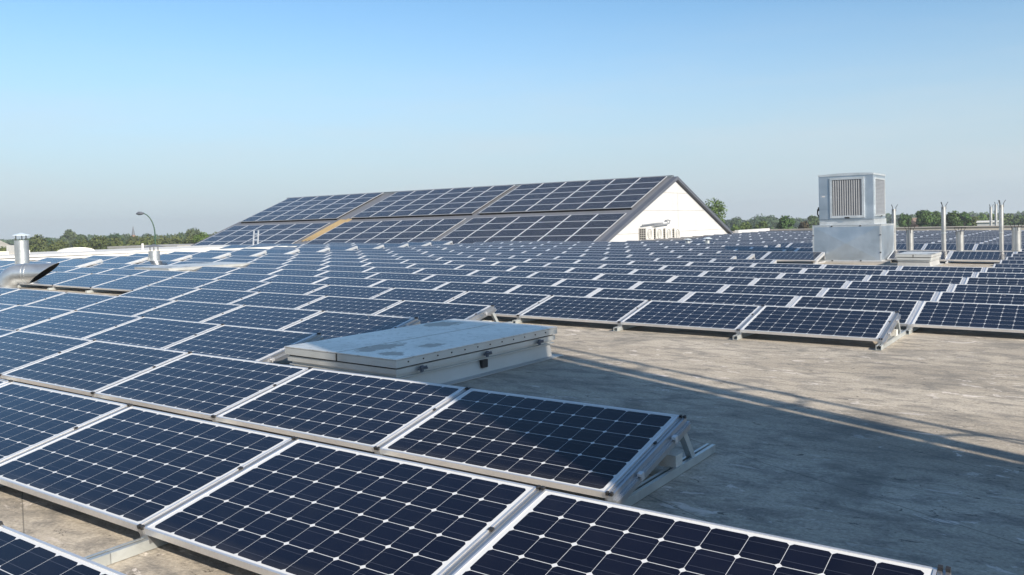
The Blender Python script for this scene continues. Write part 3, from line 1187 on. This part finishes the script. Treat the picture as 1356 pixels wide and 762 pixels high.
bt = thing('pitched_hall', 'long hall with pitched grey roof and bright white gable wall', 'building', BM)
b = MB()
zb = -6.3
wy0, wy1 = YE + 0.35, 2 * YRG - YE - 0.35
b.prism([(wy0, zb), (wy1, zb), (wy1, slope_z(wy1, 0.26)), (YRG, slope_z(YRG, 0.26)), (wy0, slope_z(wy0, 0.26))], 'x', XL + 0.3, 0.30)
gw = b.build('wall', MT['white'], bt)
b = MB()
for z in (slope_z(YRG, 0.26) - 0.75, slope_z(YRG, 0.26) - 1.75, slope_z(YRG, 0.26) - 2.95):
    half = (slope_z(YRG, 0.26) - z) / (SA / CA) - 0.25
    half = min(half, wy1 - YRG - 0.05)
    b.box((0.30, YRG - half, z), (0.304, YRG + half, z + 0.022))
b.box((0.30, YRG + 0.35, -0.35), (0.3045, YRG + 0.372, slope_z(YRG, 0.26) - 0.77))
b.box((0.30, YRG - 7.2, -0.18), (0.315, YRG + 7.6, -0.05))
b.build('joint_strip', MT['joint'], gw)
b = MB()
for side in (0, 1):
    ys = [YE, YRG] if side == 0 else [2 * YRG - YE, YRG]
    p = [(ys[0], slope_z(ys[0], 0.24)), (ys[1], slope_z(ys[1], 0.24)), (ys[1], slope_z(ys[1], 0.085)), (ys[0], slope_z(ys[0], 0.085))]
    b.prism(p if side == 0 else list(reversed(p)), 'x', XL, XR - 0.30)
rf = b.build('roof', MT['greyroof'], bt)
b = MB()
for side in (0, 1):
    ys = [YE - 0.03, YRG] if side == 0 else [2 * YRG - YE + 0.03, YRG]
    p = [(ys[0], slope_z(ys[0], 0.245)), (ys[1], slope_z(ys[1], 0.245)), (ys[1], slope_z(ys[1], 0.07)), (ys[0], slope_z(ys[0], 0.07))]
    b.prism(p if side == 0 else list(reversed(p)), 'x', XR - 0.297, XR)
    b.prism(p if side == 0 else list(reversed(p)), 'x', XL - 0.10, XL - 0.003)
b.box((XL, YRG - 0.12, slope_z(YRG, 0.06)), (XR - 0.30, YRG + 0.12, slope_z(YRG, 0.0)))
b.build('verge_trim', MT['verge'], rf)
b = MB()
b.box((XL, YE - 0.14, slope_z(YE, 0.26)), (XR - 0.3, YE - 0.01, slope_z(YE, 0.10)))
b.build('gutter', MT['verge'], bt)
# panel mounting channels, and black strips painting the shade slot under the upper bank
BP = 1.67
RP = 1.007
G1, G2, GM = 1.344, 0.488, 0.638
block_x = [-(6 * BP), -(12 * BP) - G2, -(18 * BP) - G2 - G1]
BNAME = ['gable-end', 'middle', 'ladder-end']
b = MB()
for bi in range(3):
    for c in range(6):
        for q in (0.35, 1.25):
            x = block_x[bi] + BP * c + q
            for t0, t1, lift in ((0, 4 * RP, 0.06), (4 * RP + GM, 9 * RP + GM, 0.06)):
                T = Matrix.Rotation(A, 4, 'X')
                b.box((x, t0 + 0.02, -0.084), (x + 0.05, t1 - 0.05, -0.037), 0, T)
b.build('panel_rail', MT['verge'], bt)
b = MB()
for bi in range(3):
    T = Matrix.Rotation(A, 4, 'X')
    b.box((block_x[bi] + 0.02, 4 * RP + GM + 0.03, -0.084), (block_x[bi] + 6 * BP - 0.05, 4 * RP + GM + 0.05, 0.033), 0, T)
b.build('slot_shade', MT['dark'], bt)  # black strip paints the shade below the raised panels
for bi in range(3):
    for c in range(6):
        for r in range(9):
            tt = r * RP + (GM if r >= 4 else 0)
            M = BM @ Matrix.Rotation(A, 4, 'X') @ Matrix.Translation((block_x[bi] + BP * c, tt, 0.07 if r >= 4 else 0))
            bank, rr = ('upper', 9 - r) if r >= 4 else ('lower', 4 - r)
            place(p_small, M, f"pitched-roof solar panel, {bank} {BNAME[bi]} block, {ORD[rr]} row down, {ORD[6 - c]} from the gable side", 'solar panels on the pitched roof')
# planks lying in the wide gap
for i in range(4):
    b = MB()
    b.box((0, 0, 0), (0.15, 3.75 - 0.1 * (i % 2), 0.045))
    x = block_x[2] + 6 * BP + 0.30 + i * 0.29
    o = b.build('timber_plank', MT['wood'], M=BM @ Matrix.Rotation(A, 4, 'X') @ Matrix.Translation((x, 0.95 + 0.05 * i, -0.082)))
    tag(o, f"long yellowish timber plank in the roof gap, {ORD[i + 1]} from the ladder side", 'plank', 'planks laid in the gap of the pitched roof')
# four condenser units on the gable wall
for i in range(4):
    M = BM @ Matrix.Translation((0.32, 4.45 + i * 1.22, -0.02 - 0.03 * i))
    t = thing('wall_unit', f"white condenser unit on the gable wall, {ORD[i + 1]} of four from the lower eave", 'condenser unit', M, 'condenser units on the gable wall')
    b = MB()
    b.box((0.03, 0, 0), (0.42, 0.92, 0.66))
    b.build('casing', MT['whitemetal'], t)
    b = MB()
    for p in range(3):
        for q in range(5):
            b.box((0.06 + p * 0.115, -0.006, 0.05 + q * 0.115), (0.06 + p * 0.115 + 0.085, -0.0005, 0.05 + q * 0.115 + 0.085))
    b.build('coil_grille', MT['black'], t)
    b = MB()
    ring = [(0.4275, 0.40 + 0.25 * math.cos(2 * PI * s / 24), 0.33 + 0.25 * math.sin(2 * PI * s / 24)) for s in range(25)]
    b.tube(ring, 0.016, 6, caps=False)
    for rr in (0.08, 0.16):
        b.tube([(0.4275, 0.40 + rr * math.cos(2 * PI * s / 24), 0.33 + rr * math.sin(2 * PI * s / 24)) for s in range(25)], 0.008, 6, caps=False)
    b.build('fan_guard', MT['louvre'], t, smooth=True)
    b = MB()
    b.box((0.0, 0.1, -0.05), (0.40, 0.14, -0.003))
    b.box((0.0, 0.78, -0.05), (0.40, 0.82, -0.003))
    b.build('bracket', MT['galv'], t)
for pts, lab in (([(0.45, 4.6, 0.78), (0.45, 6.0, 0.84), (0.45, 7.2, 0.86)], 'grey refrigerant pipe run above the first wall units'),
                 ([(0.47, 6.0, 0.74), (0.47, 8.0, 0.82), (0.47, 8.15, 0.98), (0.40, 8.0, 1.02), (0.40, 7.7, 1.0)], 'grey refrigerant pipe hooking up into the gable wall above the third unit')):
    b = MB()
    b.tube(pts, 0.035, 8)
    tag(b.build('refrigerant_pipe', MT['louvre'], M=BM, smooth=True), lab, 'pipe')
# aluminium ladder against the eave
LM = Matrix.Translation((-44.55, 35.0, -3.2)) @ Matrix.Rotation(R(-6), 4, 'X')
t = thing('ladder', 'aluminium ladder standing up against the low end of the pitched roof', 'ladder', LM)
for x in (-0.22, 0.22):
    b = MB()
    b.box((x - 0.03, -0.035, 0), (x + 0.03, 0.035, 4.9))
    b.build('stile', MT['alu'], t)
for i in range(13):
    b = MB()
    b.box((-0.189, -0.03, 0.2 + i * 0.37), (0.189, 0.03, 0.27 + i * 0.37))
    b.build('rung', MT['alu'], t)

# ---------------------------------------------------------------- stair tower beside the viewer, out of frame: casts the long shadow
t = thing('stair_tower', 'tall white stair tower standing on the flat roof beside the viewer', 'stair tower', RF @ Matrix.Translation((2.5, 2.1, 0)))
b = MB()
b.box((0, 0, 0), (2.0, 1.97, 5.75))
tw = b.build('wall', MT['white'], t)
b = MB()
b.box((-0.05, -0.03, 5.752), (2.03, 2.0, 5.86))
b.build('coping', MT['coping'], t)
b = MB()
b.box((-0.03, 0.5, 0.15), (-0.001, 1.4, 2.2))
d = b.build('door', MT['wallgrey'], t)
b = MB()
b.tube([(-0.05, 1.3, 1.1), (-0.05, 1.18, 1.1)], 0.012, 8)
b.build('handle', MT['black'], d)
b = MB()
b.tube([(4.40, 4.265, 0.02), (4.40, 4.265, 5.7)], 0.088, 20)
tag(b.build('downpipe', MT['zinc'], M=RF, smooth=True), 'round zinc downpipe on the corner of the stair tower', 'downpipe')
t = thing('caged_ladder', 'fixed caged ladder on the back of the stair tower', 'ladder', RF @ Matrix.Translation((3.62, 4.30, 0)))
for x in (-0.22, 0.22):
    b = MB()
    b.box((x - 0.02, 0, 0.3), (x + 0.02, 0.05, 6.9))
    b.build('stile', MT['galv'], t)
b = MB()
for i in range(22):
    b.tube([(-0.2, 0.025, 0.5 + i * 0.28), (0.2, 0.025, 0.5 + i * 0.28)], 0.013, 8)
b.build('rung', MT['galv'], t)
b = MB()
hp = [(0.38 * math.cos(a), 0.36 + 0.36 * math.sin(a)) for a in [(-60 + 300 * i / 20) * PI / 180 for i in range(21)]]
for i in range(5):
    z = 2.4 + i * 1.05
    b.tube([(x, y, z) for x, y in hp], 0.018, 6)
for i in (2, 6, 10, 14, 18):
    b.tube([(hp[i][0], hp[i][1], 2.4), (hp[i][0], hp[i][1], 6.62)], 0.016, 6)
b.build('safety_cage', MT['galv'], t)

# ---------------------------------------------------------------- neighbouring roofs beyond the white parapet
t = thing('flat_hall', 'long low white flat-roofed hall beyond the parapet', 'building')
b = MB()
b.box((-50, -8, -5.6), (-42.0, 47, 0.655))
b.build('wall', MT['verge'], t)
b = MB()
b.box((-50.1, -8.1, 0.657), (-41.9, 47.1, 0.76))
b.build('roof', MT['coping'], t)
b = MB()
n = 14
for i in range(n):
    a0, a1 = i / n * PI, (i + 1) / n * PI
    b.face([(-47.2, 25.35 - 0.95 * math.cos(a0), 0.755 + 0.22 * math.sin(a0)), (-47.2, 25.35 - 0.95 * math.cos(a1), 0.755 + 0.22 * math.sin(a1)),
            (-47.7, 25.35 - 0.95 * math.cos(a1), 0.755 + 0.22 * math.sin(a1)), (-47.7, 25.35 - 0.95 * math.cos(a0), 0.755 + 0.22 * math.sin(a0))])
b.face([(-47.2, 25.35 - 0.95 * math.cos(i / n * PI), 0.755 + 0.22 * math.sin(i / n * PI)) for i in range(n + 1)])
tag(b.build('roof_dome', MT['coping'], smooth=True), 'low rounded white roof dome on the neighbouring hall', 'roof dome')
b = MB()
b.box((-47, 21.45, 0.761), (-46.0, 21.80, 1.22))
b.box((-47, 21.803, 0.761), (-46.0, 22.15, 0.95))
b.box((-46.95, 21.9, 0.951), (-46.85, 21.93, 1.1))
tag(b.build('rooftop_unit', MT['coping']), 'small stepped white box on the neighbouring hall beside the grey flue', 'rooftop unit')
b = MB()
b.box((-47, 20.5, 0.761), (-46.0, 21.1, 0.93))
tag(b.build('rooftop_unit', MT['cream']), 'tiny cream box on the neighbouring hall, half behind the grey flue', 'rooftop unit')
b = MB()
b.tube([(-42.2, 26.15, 0.76), (-42.2, 26.15, 1.08)], 0.06, 12)
b.tube([(-42.2, 26.15, 1.08), (-42.2, 26.15, 1.12)], [0.075, 0.05], 12)
tag(b.build('vent_post', MT['coping'], smooth=True), 'thin white vent post on the hall edge beside the capped chimney', 'vent post')
t = thing('low_workshop', 'low cream workshop with a grey flat roof beyond the street lamp', 'building')
b = MB()
b.box((-92, 53.5, -5.6), (-79.5, 61, 0.12))
b.build('wall', MT['cream'], t)
b = MB()
b.box((-92.5, 53.0, 0.122), (-79.2, 61.4, 0.36))
b.build('roof', MT['felt'], t)
t = thing('brick_house', 'far brick house with a grey tiled roof at the end of the hedge', 'house', Matrix.Translation((-219, 95, 0)) @ Matrix.Rotation(0.35, 4, 'Z'))
b = MB()
b.box((-4, -4, -5.6), (4, 4, -0.6))
w = b.build('wall', MT['brick'], t)
b = MB()
b.prism([(-4.6, -0.7), (4.6, -0.7), (0, 1.25)], 'x', -4.4, 4.4)
b.build('roof', MT['felt'], t)
for x in (-2.2, 2.2):
    b = MB()
    b.box((x - 0.6, -4.05, -3.4), (x + 0.6, -4.003, -1.7))
    b.build('window', MT['verge'], t)
t = thing('brick_house', 'red roofed house peeping between the dark trees', 'house', Matrix.Translation((-52.5, 318, 0)) @ Matrix.Rotation(-0.2, 4, 'Z'))
b = MB()
b.box((-3, -4, -5.6), (3, 4, -1.6))
b.build('wall', MT['brick'], t)
b = MB()
b.prism([(-3.3, -1.7), (3.3, -1.7), (0, 0.5)], 'y', -4.3, 4.3)
b.build('roof', MT['tile'], t)
t = thing('white_shed', 'low white shed showing beyond the grey parapet', 'shed', Matrix.Translation((-24.0, 255, 0)))
b = MB()
b.box((-2.6, -3, -5.6), (2.4, 3, -0.95))
b.build('wall', MT['white'], t)
b = MB()
b.prism([(-3.3, -0.949), (3.3, -0.949), (3.3, -0.82), (0, -0.45), (-3.3, -0.82)], 'x', -2.8, 2.6)
b.build('roof', MT['coping'], t)
# church spire far away
t = thing('church_spire', 'dark pointed church spire above the far hedge', 'church', Matrix.Translation((-561.4, 341.2, 0)))
b = MB()
b.box((-1.0, -1.0, -5.6), (1.0, 1.0, 1.6))
b.build('tower', MT['brick'], t)
b = MB()
for i in range(8):
    a0, a1 = i / 8 * 2 * PI, (i + 1) / 8 * 2 * PI
    b.face([(1.2 * math.cos(a0), 1.2 * math.sin(a0), 1.6), (1.2 * math.cos(a1), 1.2 * math.sin(a1), 1.6), (0, 0, 8.4)])
b.build('spire', MT['slate'], t)

# street lamp
t = thing('street_lamp', 'tall green street lamp with a curved arm above the hedge', 'street lamp', Matrix.Translation((-77.8, 49.6, -5.6)))
b = MB()
pts = [(0, 0, 0), (0, 0, 7.2)]
dx = Vector((-0.82, -0.57, 0))
for i in range(1, 11):
    a = i / 10 * R(82)
    q = dx * (1.30 * (1 - math.cos(a)))
    pts.append((q.x, q.y, 7.2 + 2.15 * math.sin(a)))
b.tube(pts, [0.085, 0.065] + [0.058 - 0.0015 * i for i in range(10)], 10)
b.build('pole', MT['green'], t, smooth=True)
e = Vector(pts[-1])
b = MB()
b.tube([e - dx * 0.1, e + dx * 0.15, e + dx * 0.45, e + dx * 0.7 + Vector((0, 0, -.03))], [0.07, 0.16, 0.18, 0.05], 12)
b.build('lamp_head', MT['verge'], t, smooth=True)

# ---------------------------------------------------------------- trees
TREES = [
    (-198.8, 90.4, -0.26, 2.50, 0, 'low green bush beside the far brick house'),
    (-356.4, 172.8, 1.56, 2.15, 2, 'small dark tree just above the rim of the tall grey flue'),
    (-269.9, 132.5, 2.46, 2.80, 1, 'pale olive tree standing between the grey flue and the tall round tree'),
    (-313.2, 157.2, 1.42, 1.91, 2, 'narrow blue green tree peeping over the hedge beside the pale olive tree'),
    (-227.0, 116.5, 0.80, 2.60, 1, 'low olive shrub tree directly behind the white roof dome'),
    (-396.4, 209.1, 4.81, 3.36, 3, 'tall round topped tree rising alone above the hedge'),
    (-398.8, 207.4, 1.89, 2.65, 2, 'small dark tree tucked against the tall round topped tree'),
    (-332.9, 180.0, 2.26, 2.10, 2, 'pointed tree beside the tall round topped tree, on the spire side'),
    (-221.1, 120.6, 1.01, 2.80, 1, 'broad olive tree in the hedge below the pointed tree'),
    (-218.0, 122.8, 1.71, 2.70, 1, 'tawny tree with ragged top midway between round tree and spire'),
    (-329.2, 191.7, 2.54, 3.68, 2, 'blue green wooded clump rising behind the hedge before the spire'),
    (-222.0, 129.1, 1.20, 2.79, 1, 'olive tree in front of the blue green clump'),
    (-339.3, 203.0, 2.29, 3.84, 2, 'flat topped blue green tree just before the church spire'),
    (-224.3, 136.6, 1.25, 2.88, 1, 'broad olive tree directly below the church spire'),
    (-221.0, 138.9, 1.36, 2.77, 1, 'olive tree immediately behind the street lamp pole'),
    (-204.2, 132.3, 1.28, 2.50, 1, 'olive tree beyond the street lamp, toward the pitched roof'),
    (-214.7, 143.3, 1.37, 2.56, 1, 'brownish olive tree two along from the street lamp'),
    (-333.2, 225.5, 2.01, 3.33, 2, 'grey green tree showing over the brownish olive tree'),
    (-308.8, 215.0, 3.72, 3.13, 3, 'pale round tree standing highest beside the pitched roof'),
    (-191.5, 132.0, 1.10, 2.13, 1, 'dull olive tree below the pale round tree'),
    (-156.4, 110.7, 1.76, 1.92, 4, 'bright green tree against the lower corner of the pitched roof'),
    (-256.5, 187.4, 1.74, 2.93, 1, 'olive tree half hidden behind the low corner of the pitched roof'),
    (-62.0, 158.0, 5.84, 2.95, 4, 'tall green tree rising behind the white gable slope'),
    (-158.2, 438.1, 2.85, 4.00, 2, 'hazy dark tree next to the foot of the gable slope'),
    (-149.0, 444.5, 3.96, 6.00, 2, 'wide hazy dome shaped tree between gable and white air handler'),
    (-153.4, 478.0, 3.30, 4.05, 2, 'hazy grey green tree abutting the wide dome shaped one'),
    (-77.2, 220.4, 0.86, 2.20, 4, 'low green bush below the wide hazy tree'),
    (-73.5, 222.9, 0.95, 2.00, 4, 'fresh green bush beside the gap with grass'),
    (-69.0, 189.5, 0.25, 1.39, 4, 'small bush close to the end of the gable wall'),
    (-61.7, 203.7, 2.22, 2.16, 0, 'sharp round green tree standing alone near the air handler'),
    (-60.2, 213.8, 0.72, 1.68, 5, 'dark reddish shrub between the round tree and the air handler'),
    (-100.6, 368.5, 2.25, 2.24, 0, 'green tree touching the edge of the air handler'),
    (-184.3, 639.1, 1.34, 5.04, 2, 'very faint tree far beyond the dark reddish shrub'),
    (-105.8, 401.3, 1.69, 2.77, 2, 'grey green tree mostly hidden behind the air handler'),
    (-42.8, 244.2, 1.77, 2.00, 0, 'dark green tree just past the air handler base'),
    (-35.8, 230.8, 2.75, 2.05, 0, 'tallest dark green tree behind the first chimney cylinder'),
    (-34.7, 240.7, 2.33, 1.93, 0, 'dark green tree beside the middle slim pipe'),
    (-30.9, 243.3, 2.30, 2.32, 0, 'broad dark tree above the middle chimney cylinder'),
    (-29.7, 253.3, 1.86, 2.00, 0, 'dark tree adjoining the broad one, away from the slim pipe'),
    (-29.5, 271.6, 0.64, 1.71, 1, 'small olive bush between the dark trees and the low white shed'),
    (-34.5, 341.2, 1.12, 2.40, 4, 'light green tree behind the low white shed'),
    (-33.2, 360.4, 1.14, 2.52, 4, 'light green tree behind the far pair of pipes'),
    (-30.9, 398.5, 0.92, 3.68, 4, 'light green tree behind the tall slim pipe near the end'),
    (-26.6, 401.5, 0.48, 3.37, 0, 'green tree at the end of the tree belt past the last pipe'),
]


def tree(x, y, ztop, rad, style, label, seed):
    rnd = random.Random(seed)
    gz = -5.6
    h = ztop - gz
    dist = math.hypot(x, y)
    t = thing('tree', label, 'tree', Matrix.Translation((x, y, gz)), 'trees beyond the roofs')
    lf = max(0.16, dist * 0.00125)
    b = MB()
    rad = rad * (1.12 if style in (1, 2) else 0.98)
    lobes = [(0, 0, h - rad * 0.62, rad * 0.62)]
    cz0 = h * (0.16 if style in (1, 4, 5) else 0.24)
    nl = 15 + rnd.randint(0, 5)
    for i in range(nl):
        f = rnd.random() ** 0.8
        z = cz0 + (h - rad * 0.5 - cz0) * f
        wid = rad * (0.95 if style == 1 else math.sqrt(max(0.05, 1 - ((z - h * 0.52) / (h * 0.56)) ** 2)))
        a = rnd.random() * 2 * PI
        q = wid * (0.35 + 0.5 * rnd.random())
        lobes.append((q * math.cos(a), q * math.sin(a), z, rad * rnd.uniform(0.26, 0.48)))
    tot = sum(l[3] ** 2 for l in lobes)
    cnt = 2300
    for lx, ly, lz, lr in lobes:
        for _ in range(int(cnt * lr * lr / tot)):
            u, a = rnd.uniform(-1, 1), rnd.random() * 2 * PI
            s = math.sqrt(1 - u * u)
            d = Vector((s * math.cos(a), s * math.sin(a), u))
            p = Vector((lx, ly, lz)) + d * lr * (rnd.uniform(0.55, 1.12))
            if p.z > h + 0.05 * rad or p.z < 0.1:
                continue
            nrm = (d + Vector((rnd.uniform(-1, 1), rnd.uniform(-1, 1), rnd.uniform(-1, 1))) * 0.9).normalized()
            t1 = nrm.orthogonal().normalized()
            t1 = Matrix.Rotation(rnd.random() * 6.28, 3, nrm) @ t1
            t2 = nrm.cross(t1)
            sz = lf * rnd.uniform(0.6, 1.4)
            b.face([p - t1 * sz, p - t2 * sz * 0.55, p + t1 * sz, p + t2 * sz * 0.55])
    b.build('crown', MT['leaf%d' % style], t)
    b = MB()
    b.tube([(0, 0, 0), (0.05 * rad, 0, h * 0.3), (0, 0.05 * rad, h * 0.75)], [0.11 + 0.02 * h, 0.09 + 0.012 * h, 0.05], 8)
    for i in range(5):
        l = lobes[1 + i]
        b.tube([(0.05 * rad, 0, h * (0.22 + 0.07 * i)), (l[0] * 0.5, l[1] * 0.5, l[2] * 0.7 + h * 0.1), (l[0], l[1], l[2])], [0.09, 0.06, 0.03], 6)
    b.build('trunk', MT['bark'], t)


for i, (x, y, z, r, s, lab) in enumerate(TREES):
    tree(x, y, z, r, s, lab, 100 + i)

# hedge bottoms and the far woods nobody could count
rnd = random.Random(5)


def leaf_mass(name, mat, label, spots, per, size):
    b = MB()
    for x, y, z0, z1, w in spots:
        for _ in range(per):
            p = Vector((x + rnd.gauss(0, w * 0.4), y + rnd.gauss(0, w * 0.4), 0))
            top = z0 + (z1 - z0) * math.exp(-((p.x - x) ** 2 + (p.y - y) ** 2) / (w * w * 0.6))
            p.z = rnd.uniform(z0, top)
            nrm = Vector((rnd.uniform(-1, 1), rnd.uniform(-1, 1), rnd.uniform(-0.6, 1))).normalized()
            t1 = nrm.orthogonal().normalized()
            t1 = Matrix.Rotation(rnd.random() * 6.28, 3, nrm) @ t1
            t2 = nrm.cross(t1)
            sz = size * rnd.uniform(0.6, 1.4)
            b.face([p - t1 * sz, p - t2 * sz * 0.6, p + t1 * sz, p + t2 * sz * 0.6])
    tag(b.build(name, mat), label, 'woods', kind='stuff')


spots = []
for i in range(70):
    brg = R(-70 + 45 * i / 69)
    d = 200 + rnd.uniform(-12, 40)
    spots.append((d * math.sin(brg), d * math.cos(brg), -5.6, rnd.uniform(-1.4, 0.5), 5.0))
leaf_mass('hedge_undergrowth', MT['leaf1'], 'dense mixed undergrowth filling the hedge line beyond the white hall', spots, 420, 0.42)
spots = []
for i in range(120):
    brg = R(-72 + 76 * i / 119)
    d = 760 + rnd.uniform(-90, 160)
    spots.append((d * math.sin(brg), d * math.cos(brg), -5.6, rnd.uniform(0.6, 3.2), 12.0))
leaf_mass('distant_woods', MT['leaf2'], 'faint far belt of woods along the horizon', spots, 200, 1.5)
spots = []
for i in range(40):
    brg = R(-22 + 24 * i / 39)
    d = 300 + rnd.uniform(-30, 60)
    spots.append((d * math.sin(brg), d * math.cos(brg), -5.6, rnd.uniform(-2.6, -1.0), 6.0))
leaf_mass('field_hedge', MT['leaf0'], 'low dark field hedge behind the grey parapet', spots, 260, 0.6)

# ---------------------------------------------------------------- the morning air itself
hz = MB()
hz.box((-1500, -300, -6.9), (1500, 1500, 30))
mt = bpy.data.materials.new('morning_haze')
mt.use_nodes = True
nt = mt.node_tree
for n in list(nt.nodes):
    nt.nodes.remove(n)
ho = nt.nodes.new('ShaderNodeOutputMaterial')
hv = nt.nodes.new('ShaderNodeVolumePrincipled')
hv.inputs['Color'].default_value = (0.80, 0.86, 0.92, 1)
hv.inputs['Density'].default_value = 0.0004
hv.inputs['Anisotropy'].default_value = 0.2
nt.links.new(hv.outputs[0], ho.inputs['Volume'])
tag(hz.build('haze', mt), 'thin morning haze lying over the whole place', kind='stuff')
